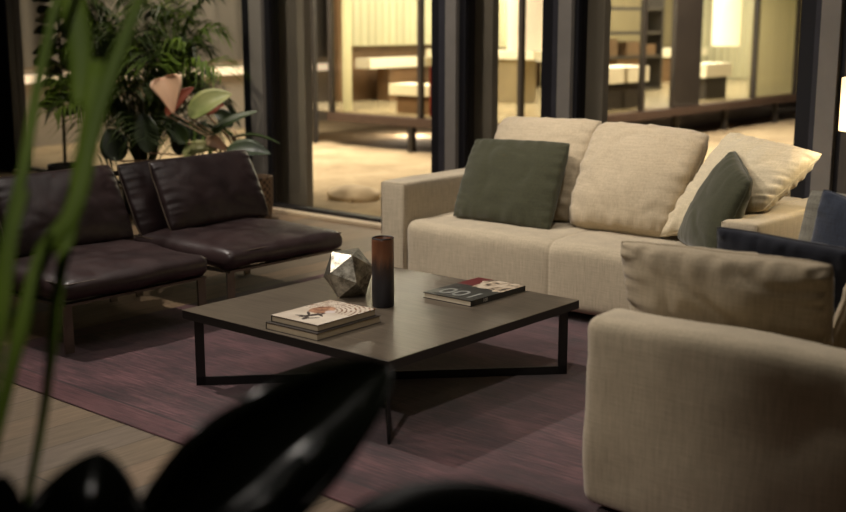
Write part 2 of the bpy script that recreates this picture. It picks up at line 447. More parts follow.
def tube(bm, pts, r, n=8, closed=False, taper=None):
    pts = [Vector(p) for p in pts]; rings = []
    N = len(pts); prev = None
    for i, p in enumerate(pts):
        a = pts[(i - 1) % N] if (closed or i > 0) else p
        b = pts[(i + 1) % N] if (closed or i < N - 1) else p
        d = (b - a).normalized()
        ref = Vector((0, 0, 1)) if abs(d.z) < .9 else Vector((1, 0, 0))
        if prev is not None:
            s = (prev - d * prev.dot(d))
            s = s.normalized() if s.length > 1e-6 else d.cross(ref).normalized()
        else: s = d.cross(ref).normalized()
        prev = s; u = d.cross(s)
        rr = r if taper is None else r * taper(i / max(1, N - 1))
        rings.append([bm.verts.new(p + (s * math.cos(k * 2 * math.pi / n) + u * math.sin(k * 2 * math.pi / n)) * rr) for k in range(n)])
    for i in range(N if closed else N - 1):
        A, C = rings[i], rings[(i + 1) % N]
        for k in range(n): bm.faces.new((A[k], A[(k + 1) % n], C[(k + 1) % n], C[k]))
    if not closed: bm.faces.new(rings[0][::-1]); bm.faces.new(rings[-1])
    return bm

def lathe(bm, prof, n=40, uv=False):
    rings = []
    for r, z in prof:
        if r < 1e-5: rings.append([bm.verts.new((0, 0, z))])
        else: rings.append([bm.verts.new((r * math.cos(2 * math.pi * k / n), r * math.sin(2 * math.pi * k / n), z)) for k in range(n)])
    lay = bm.loops.layers.uv.new('UVMap') if uv else None
    for i in range(len(rings) - 1):
        A, C = rings[i], rings[i + 1]
        for k in range(n):
            a, b = A[k % len(A)], A[(k + 1) % len(A)]; c, d = C[(k + 1) % len(C)], C[k % len(C)]
            vs = []
            for v in (a, b, c, d):
                if v not in vs: vs.append(v)
            if len(vs) > 2:
                f = bm.faces.new(vs)
                if lay:
                    uvs = {0: (k / n, i / len(rings)), 1: ((k + 1) / n, i / len(rings)), 2: ((k + 1) / n, (i + 1) / len(rings)), 3: (k / n, (i + 1) / len(rings))}
                    if len(vs) == 4:
                        for j, lp in enumerate(f.loops): lp[lay].uv = uvs[j]
    return bm

def ss(a, b, x):
    t = max(0, min(1, (x - a) / (b - a))); return t * t * (3 - 2 * t)

def soft_box(sx, sy, sz, r=.03, n=22, top=0.0, front=0.0, wob=.003, seed=0, bottom=0.0, seams=()):
    """upholstered block centred on x,y with its base at z=0: rounded edges, crowned faces"""
    bm = bmesh.new(); h = Vector((sx / 2, sy / 2, sz / 2))
    def coords(s):
        k = max(4, min(n, int(s / .05)))
        inner = [-s / 2 + r + (s - 2 * r) * i / k for i in range(k + 1)]
        edge = [r * (1 - math.cos(math.pi / 2 * j / 4)) for j in range(4)]
        return [-s / 2 + e for e in edge] + inner + [s / 2 - e for e in reversed(edge)]
    cs = [coords(s) for s in (sx, sy, sz)]
    for q in seams: cs[0] = sorted([c for c in cs[0] if abs(c - q) > .02] + [q - .016, q - .007, q - .002, q + .002, q + .007, q + .016])
    grid = {}
    def vert(i, j, k):
        key = (i, j, k)
        if key in grid: return grid[key]
        p = Vector((cs[0][i], cs[1][j], cs[2][k]))
        q = Vector([max(-h[a] + r, min(h[a] - r, p[a])) for a in range(3)])
        d = p - q
        if d.length > 1e-9: p = q + d.normalized() * min(r, max(abs(x) for x in d) if False else r)
        u, v, w = p.x / h.x, p.y / h.y, p.z / h.z
        cu = (1 - u * u); cv = (1 - v * v); cw = (1 - w * w)
        if top and w > 0: p.z += top * max(0, cu) ** .5 * max(0, cv) ** .5 * w
        if bottom and w < 0: p.z -= bottom * max(0, cu) ** .5 * max(0, cv) ** .5 * -w
        if front:
            p.y += front * max(0, cu) ** .5 * max(0, cw) ** .5 * v
            p.x += front * max(0, cv) ** .5 * max(0, cw) ** .5 * u
        nz = noise.noise(p * 4 + Vector((seed, seed * 2.3, 0))) + .5 * noise.noise(p * 11 + Vector((0, seed, 3)))
        p += Vector((u, v, w)) * nz * wob
        for q in seams:
            g = math.exp(-((p.x - q) / .008) ** 2); g2 = math.exp(-((p.x - q) / .06) ** 2)
            if w > .5: p.z -= .006 * g + .004 * g2
            if v < -.5: p.y += .005 * g + .003 * g2
        grid[key] = bm.verts.new((p.x, p.y, p.z + sz / 2)); return grid[key]
    I, J, K = (len(c) - 1 for c in cs)
    for i in range(I):
        for j in range(J):
            bm.faces.new((vert(i, j, 0), vert(i, j + 1, 0), vert(i + 1, j + 1, 0), vert(i + 1, j, 0)))
            bm.faces.new((vert(i, j, K), vert(i + 1, j, K), vert(i + 1, j + 1, K), vert(i, j + 1, K)))
    for i in range(I):
        for k in range(K):
            bm.faces.new((vert(i, 0, k), vert(i + 1, 0, k), vert(i + 1, 0, k + 1), vert(i, 0, k + 1)))
            bm.faces.new((vert(i, J, k), vert(i, J, k + 1), vert(i + 1, J, k + 1), vert(i + 1, J, k)))
    for j in range(J):
        for k in range(K):
            bm.faces.new((vert(0, j, k), vert(0, j, k + 1), vert(0, j + 1, k + 1), vert(0, j + 1, k)))
            bm.faces.new((vert(I, j, k), vert(I, j + 1, k), vert(I, j + 1, k + 1), vert(I, j, k + 1)))
    return bm

def pillow(BL, BR, TR, TL, T, seed=0, pinch=.06, crease=1.0, n=48, a=.42, chop=0.0, slump=0.0, rc=.03):
    """filled cushion through four corner points; front side is (BR-BL)x(TL-BL). returns bm (local), centre, rim"""
    BL, BR, TR, TL = (Vector(v) for v in (BL, BR, TR, TL))
    C = (BL + BR + TR + TL) / 4
    bm = bmesh.new(); rim = []
    nrm = ((BR + TR - BL - TL).cross(TL + TR - BL - BR)).normalized()
    up = (TL + TR - BL - BR).normalized()
    w = (BR - BL).length
    def P(u, v):
        uu = u * (1 - pinch * (1 - v * v) * (1 - 0)) if True else u
        vv = v * (1 - pinch * (1 - u * u)) * (1 - rc * u ** 6); uu *= 1 - rc * v ** 6
        s, t = (uu + 1) / 2, (vv + 1) / 2
        p = (BL * (1 - s) + BR * s) * (1 - t) + (TL * (1 - s) + TR * s) * t
        if chop and v > 0: p -= up * chop * max(0, 1 - u * u) ** 1.0 * v ** 2
        return p
    cs = [-math.cos(math.pi * i / n) for i in range(n + 1)]
    cs = [.55 * c + .45 * (-1 + 2 * i / n) for i, c in enumerate(cs)]
    sd = Vector((seed * 7.1, seed * 3.3, seed * 1.7))
    def th(u, v, side):
        base = max(0, 1 - u ** 2) ** a * max(0, 1 - v ** 2) ** a
        wgt = 1 - slump * v
        h = T / 2 * base * wgt
        e = min(1 - abs(u), 1 - abs(v))
        fall = math.exp(-e / .16) * ss(0, .05, e)
        along = v if abs(u) > abs(v) else u
        g = noise.noise(Vector((along * 7, e * 1.2, side * 3.1)) + sd)
        g2 = noise.noise(Vector((along * 15, e * 2, side * 5.3)) + sd)
        fold = 1 - abs(noise.noise(Vector((u * 1.7 + v * .9, v * 1.2 - u * .5, side * 2)) + sd)) * 2
        h += crease * (fall * (g * .022 + g2 * .008) + base * ss(.0, .3, e) * (max(0, fold - .55) * -.022 + noise.noise(Vector((u * 2.2, v * 2.2, side * 4)) + sd) * .012))
        return max(h, .001 * ss(0, .05, e))
    F, K = [], []
    for i, u in enumerate(cs):
        fr, kr = [], []
        for j, v in enumerate(cs):
            p = P(u, v)
            edge = i in (0, n) or j in (0, n)
            if edge:
                q = p - C + nrm * noise.noise(Vector((u * 2.5, v * 2.5, 0)) + sd) * .008 * crease
                ve = bm.verts.new(q); fr.append(ve); kr.append(ve)
            else:
                fr.append(bm.verts.new(p - C + nrm * th(u, v, 0))); kr.append(bm.verts.new(p - C - nrm * th(u, v, 1)))
        F.append(fr); K.append(kr)
    for i in range(n):
        for j in range(n):
            bm.faces.new((F[i][j], F[i + 1][j], F[i + 1][j + 1], F[i][j + 1]))
            bm.faces.new((K[i][j], K[i][j + 1], K[i + 1][j + 1], K[i + 1][j]))
    idx = [(i, 0) for i in range(n)] + [(n, j) for j in range(n)] + [(i, n) for i in range(n, 0, -1)] + [(0, j) for j in range(n, 0, -1)]
    rim = [F[i][j].co.copy() for i, j in idx]
    return bm, C, rim

def cushion(name, label, cat, corners, T, mat, pipe=None, group=None, parent=None, piper=.0025, **k):
    bm, C, rim = pillow(*corners, T, **k)
    o = obj(name, bm, mat, parent, smooth=True, loc=C)
    if label: tag(o, label, cat, group)
    if pipe: obj('piping', tube(bmesh.new(), rim, piper, 6, closed=True), pipe, o, smooth=True)
    return o

def leaf(pts, width, side, cup=.15, fold=.1, prof=None, nu=8, thick=.0008, wave=0.0, seed=0, bm=None):
    """blade along pts (3D centre line); side = reference across direction; returns bm"""
    bm = bm or bmesh.new(); pts = [Vector(p) for p in pts]
    def cat(t):
        f = t * (len(pts) - 1); i = min(int(f), len(pts) - 2); f -= i
        p0, p1, p2, p3 = pts[max(0, i - 1)], pts[i], pts[i + 1], pts[min(len(pts) - 1, i + 2)]
        return .5 * ((2 * p1) + (p2 - p0) * f + (2 * p0 - 5 * p1 + 4 * p2 - p3) * f * f + (-p0 + 3 * p1 - 3 * p2 + p3) * f ** 3)
    nl = 18; prof = prof or (lambda t: math.sin(math.pi * min(1, t * .97 + .015)) ** .75)
    T_, Bt = [], []
    for i in range(nl + 1):
        t = i / nl; c = cat(t); d = (cat(min(1, t + .02)) - cat(max(0, t - .02))).normalized()
        s = Vector(side); s = (s - d * s.dot(d)).normalized(); nm = s.cross(d).normalized()
        w = max(.0006, width * prof(t)) / 2
        a, b = [], []
        for j in range(nu + 1):
            u = -1 + 2 * j / nu
            off = nm * (w * (cup * u * u + fold * abs(u)) + wave * w * abs(u) * math.sin(t * 22 + u * 1.5 + seed))
            p = c + s * (u * w) + off
            a.append(bm.verts.new(p)); b.append(bm.verts.new(p - nm * thick))
        T_.append(a); Bt.append(b)
    for i in range(nl):
        for j in range(nu):
            bm.faces.new((T_[i][j], T_[i][j + 1], T_[i + 1][j + 1], T_[i + 1][j]))
            bm.faces.new((Bt[i][j], Bt[i + 1][j], Bt[i + 1][j + 1], Bt[i][j + 1]))
        for j in (0, nu): bm.faces.new((T_[i][j], T_[i + 1][j], Bt[i + 1][j], Bt[i][j]))
    for i in (0, nl):
        for j in range(nu): bm.faces.new((T_[i][j], T_[i][j + 1], Bt[i][j + 1], Bt[i][j]))
    return bm

# a point of the room along a sight line through the photograph, at a distance from the lens
_fw = Vector((-math.sin(CAM_YAW) * math.cos(CAM_PITCH), math.cos(CAM_YAW) * math.cos(CAM_PITCH), -math.sin(CAM_PITCH)))
_rt = Vector((math.cos(CAM_YAW), math.sin(CAM_YAW), 0)); _up = _rt.cross(_fw)
def at(x, y, d):
    return Vector((0, 0, CAM_H)) + (_fw + _rt * ((x - 423) / F_PX) - _up * ((y - 256) / F_PX)) * d

# ------------------------------------------------------------------ room shell
XL, XR, YB, YW, ZC = -12.2, 2.6, -2.2, 6.69, 4.3
struct('floor', B(XL, YB, -.06, XR, YW + .1, -.008), M['floor'])
struct('ceiling', B(XL, YB, ZC, XR, YW + .1, ZC + .1), M['ceiling'])
struct('wall_back', B(XL, YB - .1, 0, XR, YB, ZC), M['wall'])
struct('wall_right', B(XR, YB, 0, XR + .1, YW + .1, ZC), M['wall'])
struct('wall_left', B(XL - .1, YB, 0, XL, YW + .1, ZC), M['wall'])
struct('wall_window', B(-2.56, YW - .05, 0, XR, YW + .1, ZC), M['wall'])
struct('wall_corner', B(XL, YW - .06, -.008, -11.28, YW + .1, ZC), M['darkframe'])
struct('trim_head', B(-11.28, YW - .05, 3.4, -2.56, YW + .1, ZC), M['bluegrey'])
struct('trim_sill', B(-11.28, YW - .115, -.008, -2.56, YW - .03, .022, bevel=.004), M['sill'])

# window posts: each a black glazing edge, a slate strip, a taupe post, a dark shadow gap
def post(k, xb, xs, xg, xd, xe):
    o = struct('trim_post_%d' % k, B(xg, YW - .06, .0, xd, YW + .10, 3.4, bevel=.004), M['greypost'])
    struct('glazing_edge', B(xb, YW - .035, 0, xs, YW + .09, 3.4), M['darkframe'], o)
    if xg - xs > .01: struct('frame_strip', B(xs, YW - .045, 0, xg, YW + .09, 3.4), M['bluegrey'], o)
    struct('shadow_gap', B(xd, YW - .02, 0, xe, YW + .09, 3.4), M['darkframe'], o)
post(1, -7.67, -7.565, -7.56, -7.41, -7.355)
post(2, -5.605, -5.53, -5.46, -5.36, -5.305)
post(3, -4.635, -4.545, -4.495, -4.39, -4.36)
post(4, -2.84, -2.75, -2.715, -2.60, -2.56)
for k, (x0, x1) in enumerate(((-11.28, -7.67), (-7.355, -5.605), (-5.305, -4.635), (-4.36, -2.84))):
    bm = bmesh.new()
    box(bm, x0, YW - .03, .0, x1, YW + .06, .05); box(bm, x0, YW - .03, 3.34, x1, YW + .06, 3.4)
    w = struct('window_%d' % (k + 1), bm, M['darkframe'])
    struct('pane', B(x0, YW + .012, .05, x1, YW + .024, 3.34), M['glass'], w)

# ------------------------------------------------------------------ courtyard and the buildings across it
struct('ground', B(-30, YW + .1, -.16, 8, 34, -.08), M['sand'])
for nm, x0, x1 in (('pillar_1', -7.66, -7.24), ('pillar_2', -5.70, -5.278), ('pillar_3', -4.66, -4.335)):
    struct(nm, B(x0, 6.95, -.08, x1, 7.03, 3.6, bevel=.006), M['pillar'])

def pleats(bm, p, q, z0, z1, amp=.04, wl=.16, th=.006, seed=0):
    p, q = Vector(p), Vector(q); L = (q - p).length; d = (q - p) / L; s = Vector((-d.y, d.x, 0))
    n = max(8, int(L / wl * 8)); top, bot = [], []
    for i in range(n + 1):
        x = L * i / n
        o = amp * math.sin(2 * math.pi * x / wl + seed + 1.5 * noise.noise(Vector((x * 2, seed, 0)))) 
        c = p + d * x + s * o
        top.append([bm.verts.new((c + s * e).to_tuple()[:2] + (z1,)) for e in (0, th)]); bot.append([bm.verts.new((c + s * e).to_tuple()[:2] + (z0,)) for e in (0, th)])
    for i in range(n):
        for e in (0, 1): bm.faces.new((bot[i][e], bot[i + 1][e], top[i + 1][e], top[i][e]))
        bm.faces.new((top[i][0], top[i + 1][0], top[i + 1][1], top[i][1]))
    return bm

pav = thing('glass_pavilion', 'glass-walled pavilion with cream curtains raised over the sandy courtyard', 'building', (-8.09, 11.2, 0))
def pv(name, bm, mat, **k):
    o = obj(name, bm, mat, None, **k); o.parent = pav; o.matrix_parent_inverse = Matrix.Translation(-Vector((-8.09, 11.2, 0))); return o
PX0, PX1, PY0, PY1, PZ = -12.6, -8.09, 11.2, 23.0, .355
bm = bmesh.new(); box(bm, -11.25, PY0, .245, PX1, PY1, PZ); box(bm, PX0, 12.6, .245, -11.25, PY1, PZ)
pv('deck_floor', bm, M['deck'])
pv('interior_floor', B(PX0 + .05, PY0 + .12, PZ, PX1 - .12, PY1 - .1, PZ + .012), M['pavfloor'])
pv('roof', B(PX0 - .2, PY0 - .3, 3.2, PX1 + .3, PY1, 3.5), M['pavdark'])
for x, y in ((-9.80, 11.25), (-8.2, 13.55), (-8.2, 15.1), (-8.2, 16.6), (-8.2, 18.4), (-8.2, 20.4)):
    bm = bmesh.new(); bar(bm, (x, y, -.09), (x, y, .25), .08, .08, (0, 1, 0)); pv('support_leg', bm, M['steel'])
for x in (-11.22, -9.66, -8.13):
    pv('mullion', B(x - .03, PY0 + .03, PZ, x + .03, PY0 + .10, 3.2), M['pavdark'])
for y, hw in ((12.3, .035), (14.05, .03), (15.25, .38), (17.45, .035), (19.0, .03), (20.9, .03)):
    pv('mullion', B(PX1 - .10, y - hw, PZ, PX1 - .03, y + hw, 3.2), M['pavdark'])
pv('pane', B(-11.2, PY0 + .055, PZ, PX1 - .05, PY0 + .065, 3.2), M['glass2'])
pv('pane', B(PX1 - .07, PY0 + .06, PZ, PX1 - .06, PY1, 3.2), M['glass2'])
for a, b, z0 in (((-11.2, 11.5, 0), (-11.02, 11.38, 0), PZ + .02), ((-11.1, 14.6, 0), (-9.9, 14.6, 0), 1.15), ((-12.3, 12.7, 0), (-12.3, 17.4, 0), 1.18), ((-12.3, 17.6, 0), (-12.3, 22.8, 0), PZ + .02),
                 ((-12.2, 22.85, 0), (-8.3, 22.85, 0), PZ + .02), ((-8.32, 17.6, 0), (-8.32, 22.5, 0), PZ + .02)):
    bm = bmesh.new(); pleats(bm, a, b, z0, 3.18, seed=b[1]); pv('curtain', bm, M['curtain_olive'] if a[1] == 17.6 and a[0] < -12 else M['curtain'], smooth=True)

pv('side_wall', B(-12.55, 12.62, PZ + .012, -12.42, 23, 3.2), M['pavbrown'])
pv('skirt_panel', B(-8.75, 11.9, -.07, -8.70, 22.5, .245), M['skirt'])
def pendant(x, y, z0, z1, r, label):
    t = thing('pendant_lamp', label, 'lamp', (x, y, z0), group=None)
    bm = bmesh.new(); lathe(bm, [(r - .01, 0), (r, 0), (r, z1 - z0), (.03, z1 - z0 + .01), (.03, z1 - z0), (r - .01, z1 - z0 - .01), (r - .01, 0)], 32)
    obj('lamp_shade', bm, M['pendant'], t, smooth=False)
    bm = bmesh.new(); tube(bm, [(0, 0, z1 - z0), (0, 0, 3.2 - z0)], .008, 6); obj('cord', bm, M['pavdark'], t)
pendant(-9.3, 18.75, 1.13, 2.4, .23, 'tall white drum pendant seen through the right window')
pendant(-9.3, 21.2, 1.18, 2.4, .22, 'white drum pendant deepest in the pavilion beside the last curtain')
pendant(-9.3, 13.0, 1.16, 2.3, .26, 'white drum pendant seen through the narrow middle window')

def counter(label, x0, y0, x1, y1, z0, z1, mat='pavwhite', base='pavdark', cat='counter', name='counter'):
    t = thing(name, label, cat, ((x0 + x1) / 2, (y0 + y1) / 2, PZ + .012))
    hx, hy = abs(x1 - x0) / 2, abs(y1 - y0) / 2
    obj('counter_top', B(-hx, -hy, z0 - PZ - .012, hx, hy, z1 - PZ - .012), M[mat], t)
    obj('counter_base', B(-hx * .8, -hy * .8, 0, hx * .8, hy * .8, z0 - PZ - .012), M[base], t)
counter('long white counter behind the left glass of the right window', -8.95, 13.0, -8.45, 14.75, .72, .93)
counter('short white counter under the tall pendant', -8.9, 16.55, -8.5, 17.4, .70, .90)
counter('low white bench inside the pavilion beside the support post', -10.5, 11.6, -9.5, 12.0, .60, .74, base='pavbrown', cat='bench', name='bench')
counter('long white shelf behind the pavilion glass in the left window', -11.9, 14.0, -9.9, 14.4, 1.0, 1.12, base='pavfloor', cat='shelf', name='shelf_unit')
counter('low white ledge under the raised curtain in the left window', -12.25, 12.8, -11.95, 17.2, .86, 1.0, base='pavbrown', cat='ledge', name='ledge')
counter('pale sideboard along the pavilion wall of the right window', -12.0, 18.6, -11.5, 22.4, .85, 1.0, base='pavbrown', cat='sideboard', name='sideboard')
t = thing('shelving', 'dark shelving with pale boxes behind the long white counter', 'shelf', (-10.6, 17.6, PZ + .012))
bm = bmesh.new()
for z in (0, .55, .95, 1.35): box(bm, -.2, -1.0, z, .2, 1.0, z + .05)
for y in (-1.0, .95): box(bm, -.2, y, 0, .2, y + .05, 1.6)
obj('rack', bm, M['pavdark'], t)
for i, y in enumerate((-.6, .1, .65)): obj('box', B(-.15, y - .22, .6, .15, y + .18, .88 - .05 * i), M['pavbrown'], t)
o = obj('padded_roll', soft_box(.10, .10, .62, .04, top=.02), M['red'], None, smooth=True, loc=(-9.60, 11.44, PZ + .012)); tag(o, 'red padded roll standing upright behind the pavilion glass', 'roll')

# wing along the left of the courtyard
struct('wall_side_wing', B(-14.3, 6.9, -.08, -14.0, 24, 3.6), M['wing'])
bm = bmesh.new(); pleats(bm, (-13.9, 7.2, 0), (-13.9, 16.5, 0), .96, 3.4, .05, .45, .01, 2); o = obj('wing_curtain', bm, M['curtain_dim'], None, smooth=True)
tag(o, 'taupe curtain hung along the wing across the courtyard', 'curtain')
o = obj('ledge_light', B(-13.995, 7.2, .76, -13.75, 16.5, .86), M['strip']); tag(o, 'glowing white ledge light behind the plants', 'light')
o = obj('steel_pole', B(-11.56, 11.25 - .03, -.09, -11.50, 11.25 + .03, 3.3), M['steel']); tag(o, 'thin dark steel pole standing in the sand', 'post')
bm = bmesh.new(); bmesh.ops.create_icosphere(bm, subdivisions=4, radius=1)
for v in bm.verts:
    v.co *= 1 + .12 * noise.noise(v.co * 1.6); v.co = Vector((v.co.x * .28, v.co.y * .22, v.co.z * .10))
o = obj('stone', bm, M['boulder'], None, smooth=True, loc=(-7.62, 7.93, -.05)); tag(o, 'low rounded pale stone half sunk in the sand', 'stone')

# ------------------------------------------------------------------ rug
o = obj('rug', B(-(RUG[2] - RUG[0]) / 2, -(RUG[3] - RUG[1]) / 2, -.008, (RUG[2] - RUG[0]) / 2, (RUG[3] - RUG[1]) / 2, 0, bevel=.003), M['rug'], None, loc=((RUG[0] + RUG[2]) / 2, (RUG[1] + RUG[3]) / 2, 0.0))
tag(o, 'plum woven rug with a paler border strip lying under the table', 'rug')
RZ = 0.0

# ------------------------------------------------------------------ coffee table
TX0, TX1, TY0, TY1, TZ = -4.0106, -2.8058, 3.0928, 4.3583, .34
tcx, tcy = (TX0 + TX1) / 2, (TY0 + TY1) / 2; hx, hy = (TX1 - TX0) / 2, (TY1 - TY0) / 2
tb = thing('coffee_table', 'low square dark oak coffee table on a crossed black metal base', 'table', (tcx, tcy, RZ))
H = TZ - RZ
obj('tabletop', B(-hx, -hy, H - .003, hx, hy, H, bevel=.0012, seg=1), M['tabletop'], tb)
obj('edge_band', B(-hx + .001, -hy + .001, H - .038, hx - .001, hy - .001, H - .003), M['tableedge'], tb)
lx, ly = hx - .0358, hy - .0358
for s, nm in ((1, 'leg_frame'), (-1, 'leg_frame')):
    a = Vector((-lx, -s * ly, 0)); b = Vector((lx, s * ly, 0))
    d = (b - a).normalized(); side = Vector((-d.y, d.x, 0)); W_, T_ = .040, .012
    fr = obj(nm, bar(bmesh.new(), a + Vector((0, 0, .0185 + (.0 if s > 0 else .0005))), b + Vector((0, 0, .0185 + (.0 if s > 0 else .0005))), T_ , .037), M['blackmetal'], tb)
    fr2 = obj('top_rail', bar(bmesh.new(), a + Vector((0, 0, H - .046 - .0005 * (s < 0))), b + Vector((0, 0, H - .046 - .0005 * (s < 0))), T_, .016), M['blackmetal'], fr)
    for p, q in ((a, d), (b, -d)):
        c = p + q * W_ / 2
        obj('leg', bar(bmesh.new(), c + Vector((0, 0, 0.0)), c + Vector((0, 0, H - .038)), W_, T_, side), M['blackmetal'], fr)

# ------------------------------------------------------------------ things on the table
def book(name, label, loc, L, Wd, Hh, rz, top_mat, cov, pages, spine_side=1, group=None):
    """L along y, Wd along x; spine on +x (spine_side 1) or -x"""
    t = thing(name, label, 'book', loc, rz, group)
    bm = bmesh.new(); c = .0025; s = spine_side
    box(bm, -Wd / 2, -L / 2, 0, Wd / 2, L / 2, c)
    box(bm, -Wd / 2, -L / 2, Hh - c, Wd / 2, L / 2, Hh - .0006)
    xs = s * Wd / 2
    box(bm, min(xs, xs - s * c), -L / 2, c, max(xs, xs - s * c), L / 2, Hh - c)
    obj('cover', bm, M[cov], t)
    x0, x1 = sorted((xs - s * c, -s * (Wd / 2 - .004)))
    obj('pages', B(x0, -L / 2 + .004, c, x1, L / 2 - .004, Hh - c), M[pages], t)
    obj('cover_print', B(-Wd / 2 + .0005, -L / 2 + .0005, Hh - .0006, Wd / 2 - .0005, L / 2 - .0005, Hh), M[top_mat], t)
    return t
b1 = book('art_book', 'closed grey art book at the bottom of the pair by the table edge', (-3.352, 3.300, TZ), .375, .290, .030, .02, 'covergrey', 'covergrey', 'pages_grey', -1)
obj('bookmark', B(.05, .15, .0302, .115, .19, .0306), M['purple'], b1)
b2 = book('art_book', 'pale illustrated art book lying on top of the grey one', (-3.352, 3.302, TZ + .0308), .345, .262, .027, .02, 'artcover', 'covergrey', 'pages_grey', -1)
b3 = book('photo_book', 'dark cover book numbered 100 lying alone on the table', (-3.232, 4.146, TZ), .405, .274, .026, 0.0, 'darkcover', 'coverblack', 'pages', 1)
def text(s, size, mat, parent, loc, xa, ya, ext=.0004):
    cu = bpy.data.curves.new('title_text', 'FONT'); cu.body = s; cu.size = size; cu.extrude = ext; cu.align_x = 'CENTER'; cu.align_y = 'CENTER'
    tmp = bpy.data.objects.new('title_text', cu); COL.objects.link(tmp)
    me = bpy.data.meshes.new_from_object(tmp.evaluated_get(bpy.context.evaluated_depsgraph_get())); bpy.data.objects.remove(tmp)
    me.materials.clear(); me.materials.append(mat); o = bpy.data.objects.new('title_text', me); COL.objects.link(o)
    xa, ya = Vector(xa), Vector(ya); za = xa.cross(ya)
    R = Matrix((xa, ya, za)).transposed().to_4x4()
    o.parent = parent; o.matrix_local = Matrix.Translation(loc) @ R; return o
text('100', .15, M['lettergrey'], b3, (.01, -.105, .0262), (-1, 0, 0), (0, -1, 0))
text('100', .023, M['letterwhite'], b3, (.1372, -.10, .013), (0, 1, 0), (0, 0, 1))

vz = thing('ceramic_vase', 'tall narrow cylinder vase with rust top and slate lower glaze', 'vase', (-3.398, 3.709, TZ))
bm = bmesh.new(); R_ = .0485
lathe(bm, [(0, 0), (R_ - .004, 0), (R_, .004), (R_, .29), (R_ - .001, .300), (R_ - .004, .303), (R_ - .007, .300), (R_ - .007, .02), (0, .015)], 48)
obj('vase_body', bm, M['vase'], vz, smooth=True)
bm = bmesh.new(); tube(bm, [((R_ - .0035) * math.cos(i * math.pi / 24), (R_ - .0035) * math.sin(i * math.pi / 24), .302) for i in range(48)], .0035, 8, closed=True)
obj('rim', bm, M['coverblack'], vz, smooth=True)

ICO = [[-3.6517, 3.8212, 0.5575], [-3.5492, 3.8141, 0.4832], [-3.6527, 3.8749, 0.4426], [-3.5476, 3.6992, 0.4295], [-3.7152, 3.7976, 0.3638], [-3.7135, 3.7108, 0.5497], [-3.7543, 3.811, 0.4837], [-3.5867, 3.7127, 0.5494], [-3.5884, 3.7995, 0.3636], [-3.6502, 3.6891, 0.3558], [-3.7527, 3.6962, 0.43], [-3.6491, 3.6354, 0.4706]]
bm = bmesh.new(); c0 = Vector((-3.651, 3.755, TZ))
vs = []
for p in ICO:
    p = Vector(p); p.z -= .008
    if p.z < .36: p.z = TZ + .0005
    vs.append(bm.verts.new(p - c0))
bmesh.ops.convex_hull(bm, input=vs)
bmesh.ops.bevel(bm, geom=bm.edges[:], offset=.0012, segments=1, affect='EDGES')
o = obj('faceted_ornament', bm, M['silver'], None, loc=c0); tag(o, 'faceted silver polyhedron ornament beside the cylinder vase', 'ornament')

# ------------------------------------------------------------------ long sofa
SX0, SX1, SY0, SY1 = -4.70, -2.33, 5.10, 6.12
sf = thing('sofa', 'long beige linen sofa standing along the window wall', 'sofa', ((SX0 + SX1) / 2, (SY0 + SY1) / 2, RZ))
scx, scy = (SX0 + SX1) / 2, (SY0 + SY1) / 2
def sp(name, bm, mat, x, y, z, parent=sf, ox=scx, oy=scy): return obj(name, bm, mat, parent, smooth=True, loc=(x - ox, y - oy, z))
AW, AH = .186, .635
for x in (SX0 + AW / 2, SX1 - AW / 2):
    a = sp('arm', soft_box(AW, SY1 - SY0 - .02, AH - .05, .022, wob=.0025, seed=x, top=.004), M['linen'], x, scy, .05 - RZ)
    yf = -(SY1 - SY0 - .02) / 2 + .004; hw = AW / 2 - .006; zt = AH - .05 - .006
    obj('piping', tube(bmesh.new(), [(-hw, yf, .03), (-hw, yf, zt), (hw, yf, zt), (hw, yf, .03)], .0028, 6), M['linen_pale'], a, smooth=True)
sp('back', soft_box(SX1 - SX0 - 2 * AW, .17, .58, .03, wob=.003), M['linen'], scx, SY1 - .10, .05 - RZ)
sp('base', soft_box(SX1 - SX0 - 2 * AW - .01, .80, .20, .02), M['linen'], scx, 5.60, .05 - RZ)
xa, xb, xm = SX0 + AW + .006, SX1 - AW - .006, -3.49
sp('seat_cushion', soft_box(xb - xa, 0.86, .372, .06, n=60, top=.014, front=.004, wob=.005, seed=1, seams=(xm - (xa + xb) / 2,)), M['linen'], (xa + xb) / 2, 5.105 + .43, .045 - RZ)
for x in (SX0 + .08, SX1 - .08):
    for y in (SY0 + .1, SY1 - .1):
        obj('foot', B(-.03, -.03, 0, .03, .03, .055), M['sofa_foot'], sf, loc=(x - scx, y - scy, 0))

cushion('scatter_cushion', 'beige back cushion behind the dark green pillow at the sofa left', 'cushion', ((-4.38, 5.60, .435), (-3.67, 5.56, .435), (-3.66, 5.90, 1.0), (-4.40, 5.92, .98)), .25, M['linen_pale'], M['linen_pale'], seed=1, chop=.01, pinch=.015, rc=.045, crease=1.0, a=.36)
cushion('scatter_cushion', 'plump beige back cushion in the middle of the long sofa', 'cushion', ((-3.64, 5.50, .43), (-3.00, 5.50, .43), (-2.95, 5.86, .97), (-3.68, 5.86, .99)), .30, M['linen_pale'], M['linen_pale'], seed=2, pinch=.01, rc=.06, slump=.15, crease=1.1, a=.36)
cushion('scatter_cushion', 'pale beige cushion tipped over the right arm of the long sofa', 'cushion', ((-3.08, 5.50, .42), (-2.42, 5.38, .665), (-2.25, 5.64, .925), (-2.86, 5.86, .985)), .20, M['linen_gold'], M['linen_gold'], seed=3, pinch=.03, crease=1.3, rc=.03)
cushion('scatter_cushion', 'square dark green pillow at the left end of the long sofa', 'cushion', ((-4.34, 5.34, .43), (-3.635, 5.33, .42), (-3.70, 5.62, .885), (-4.385, 5.62, .865)), .17, M['green'], M['green'], seed=4, pinch=.015, crease=.8, a=.38)
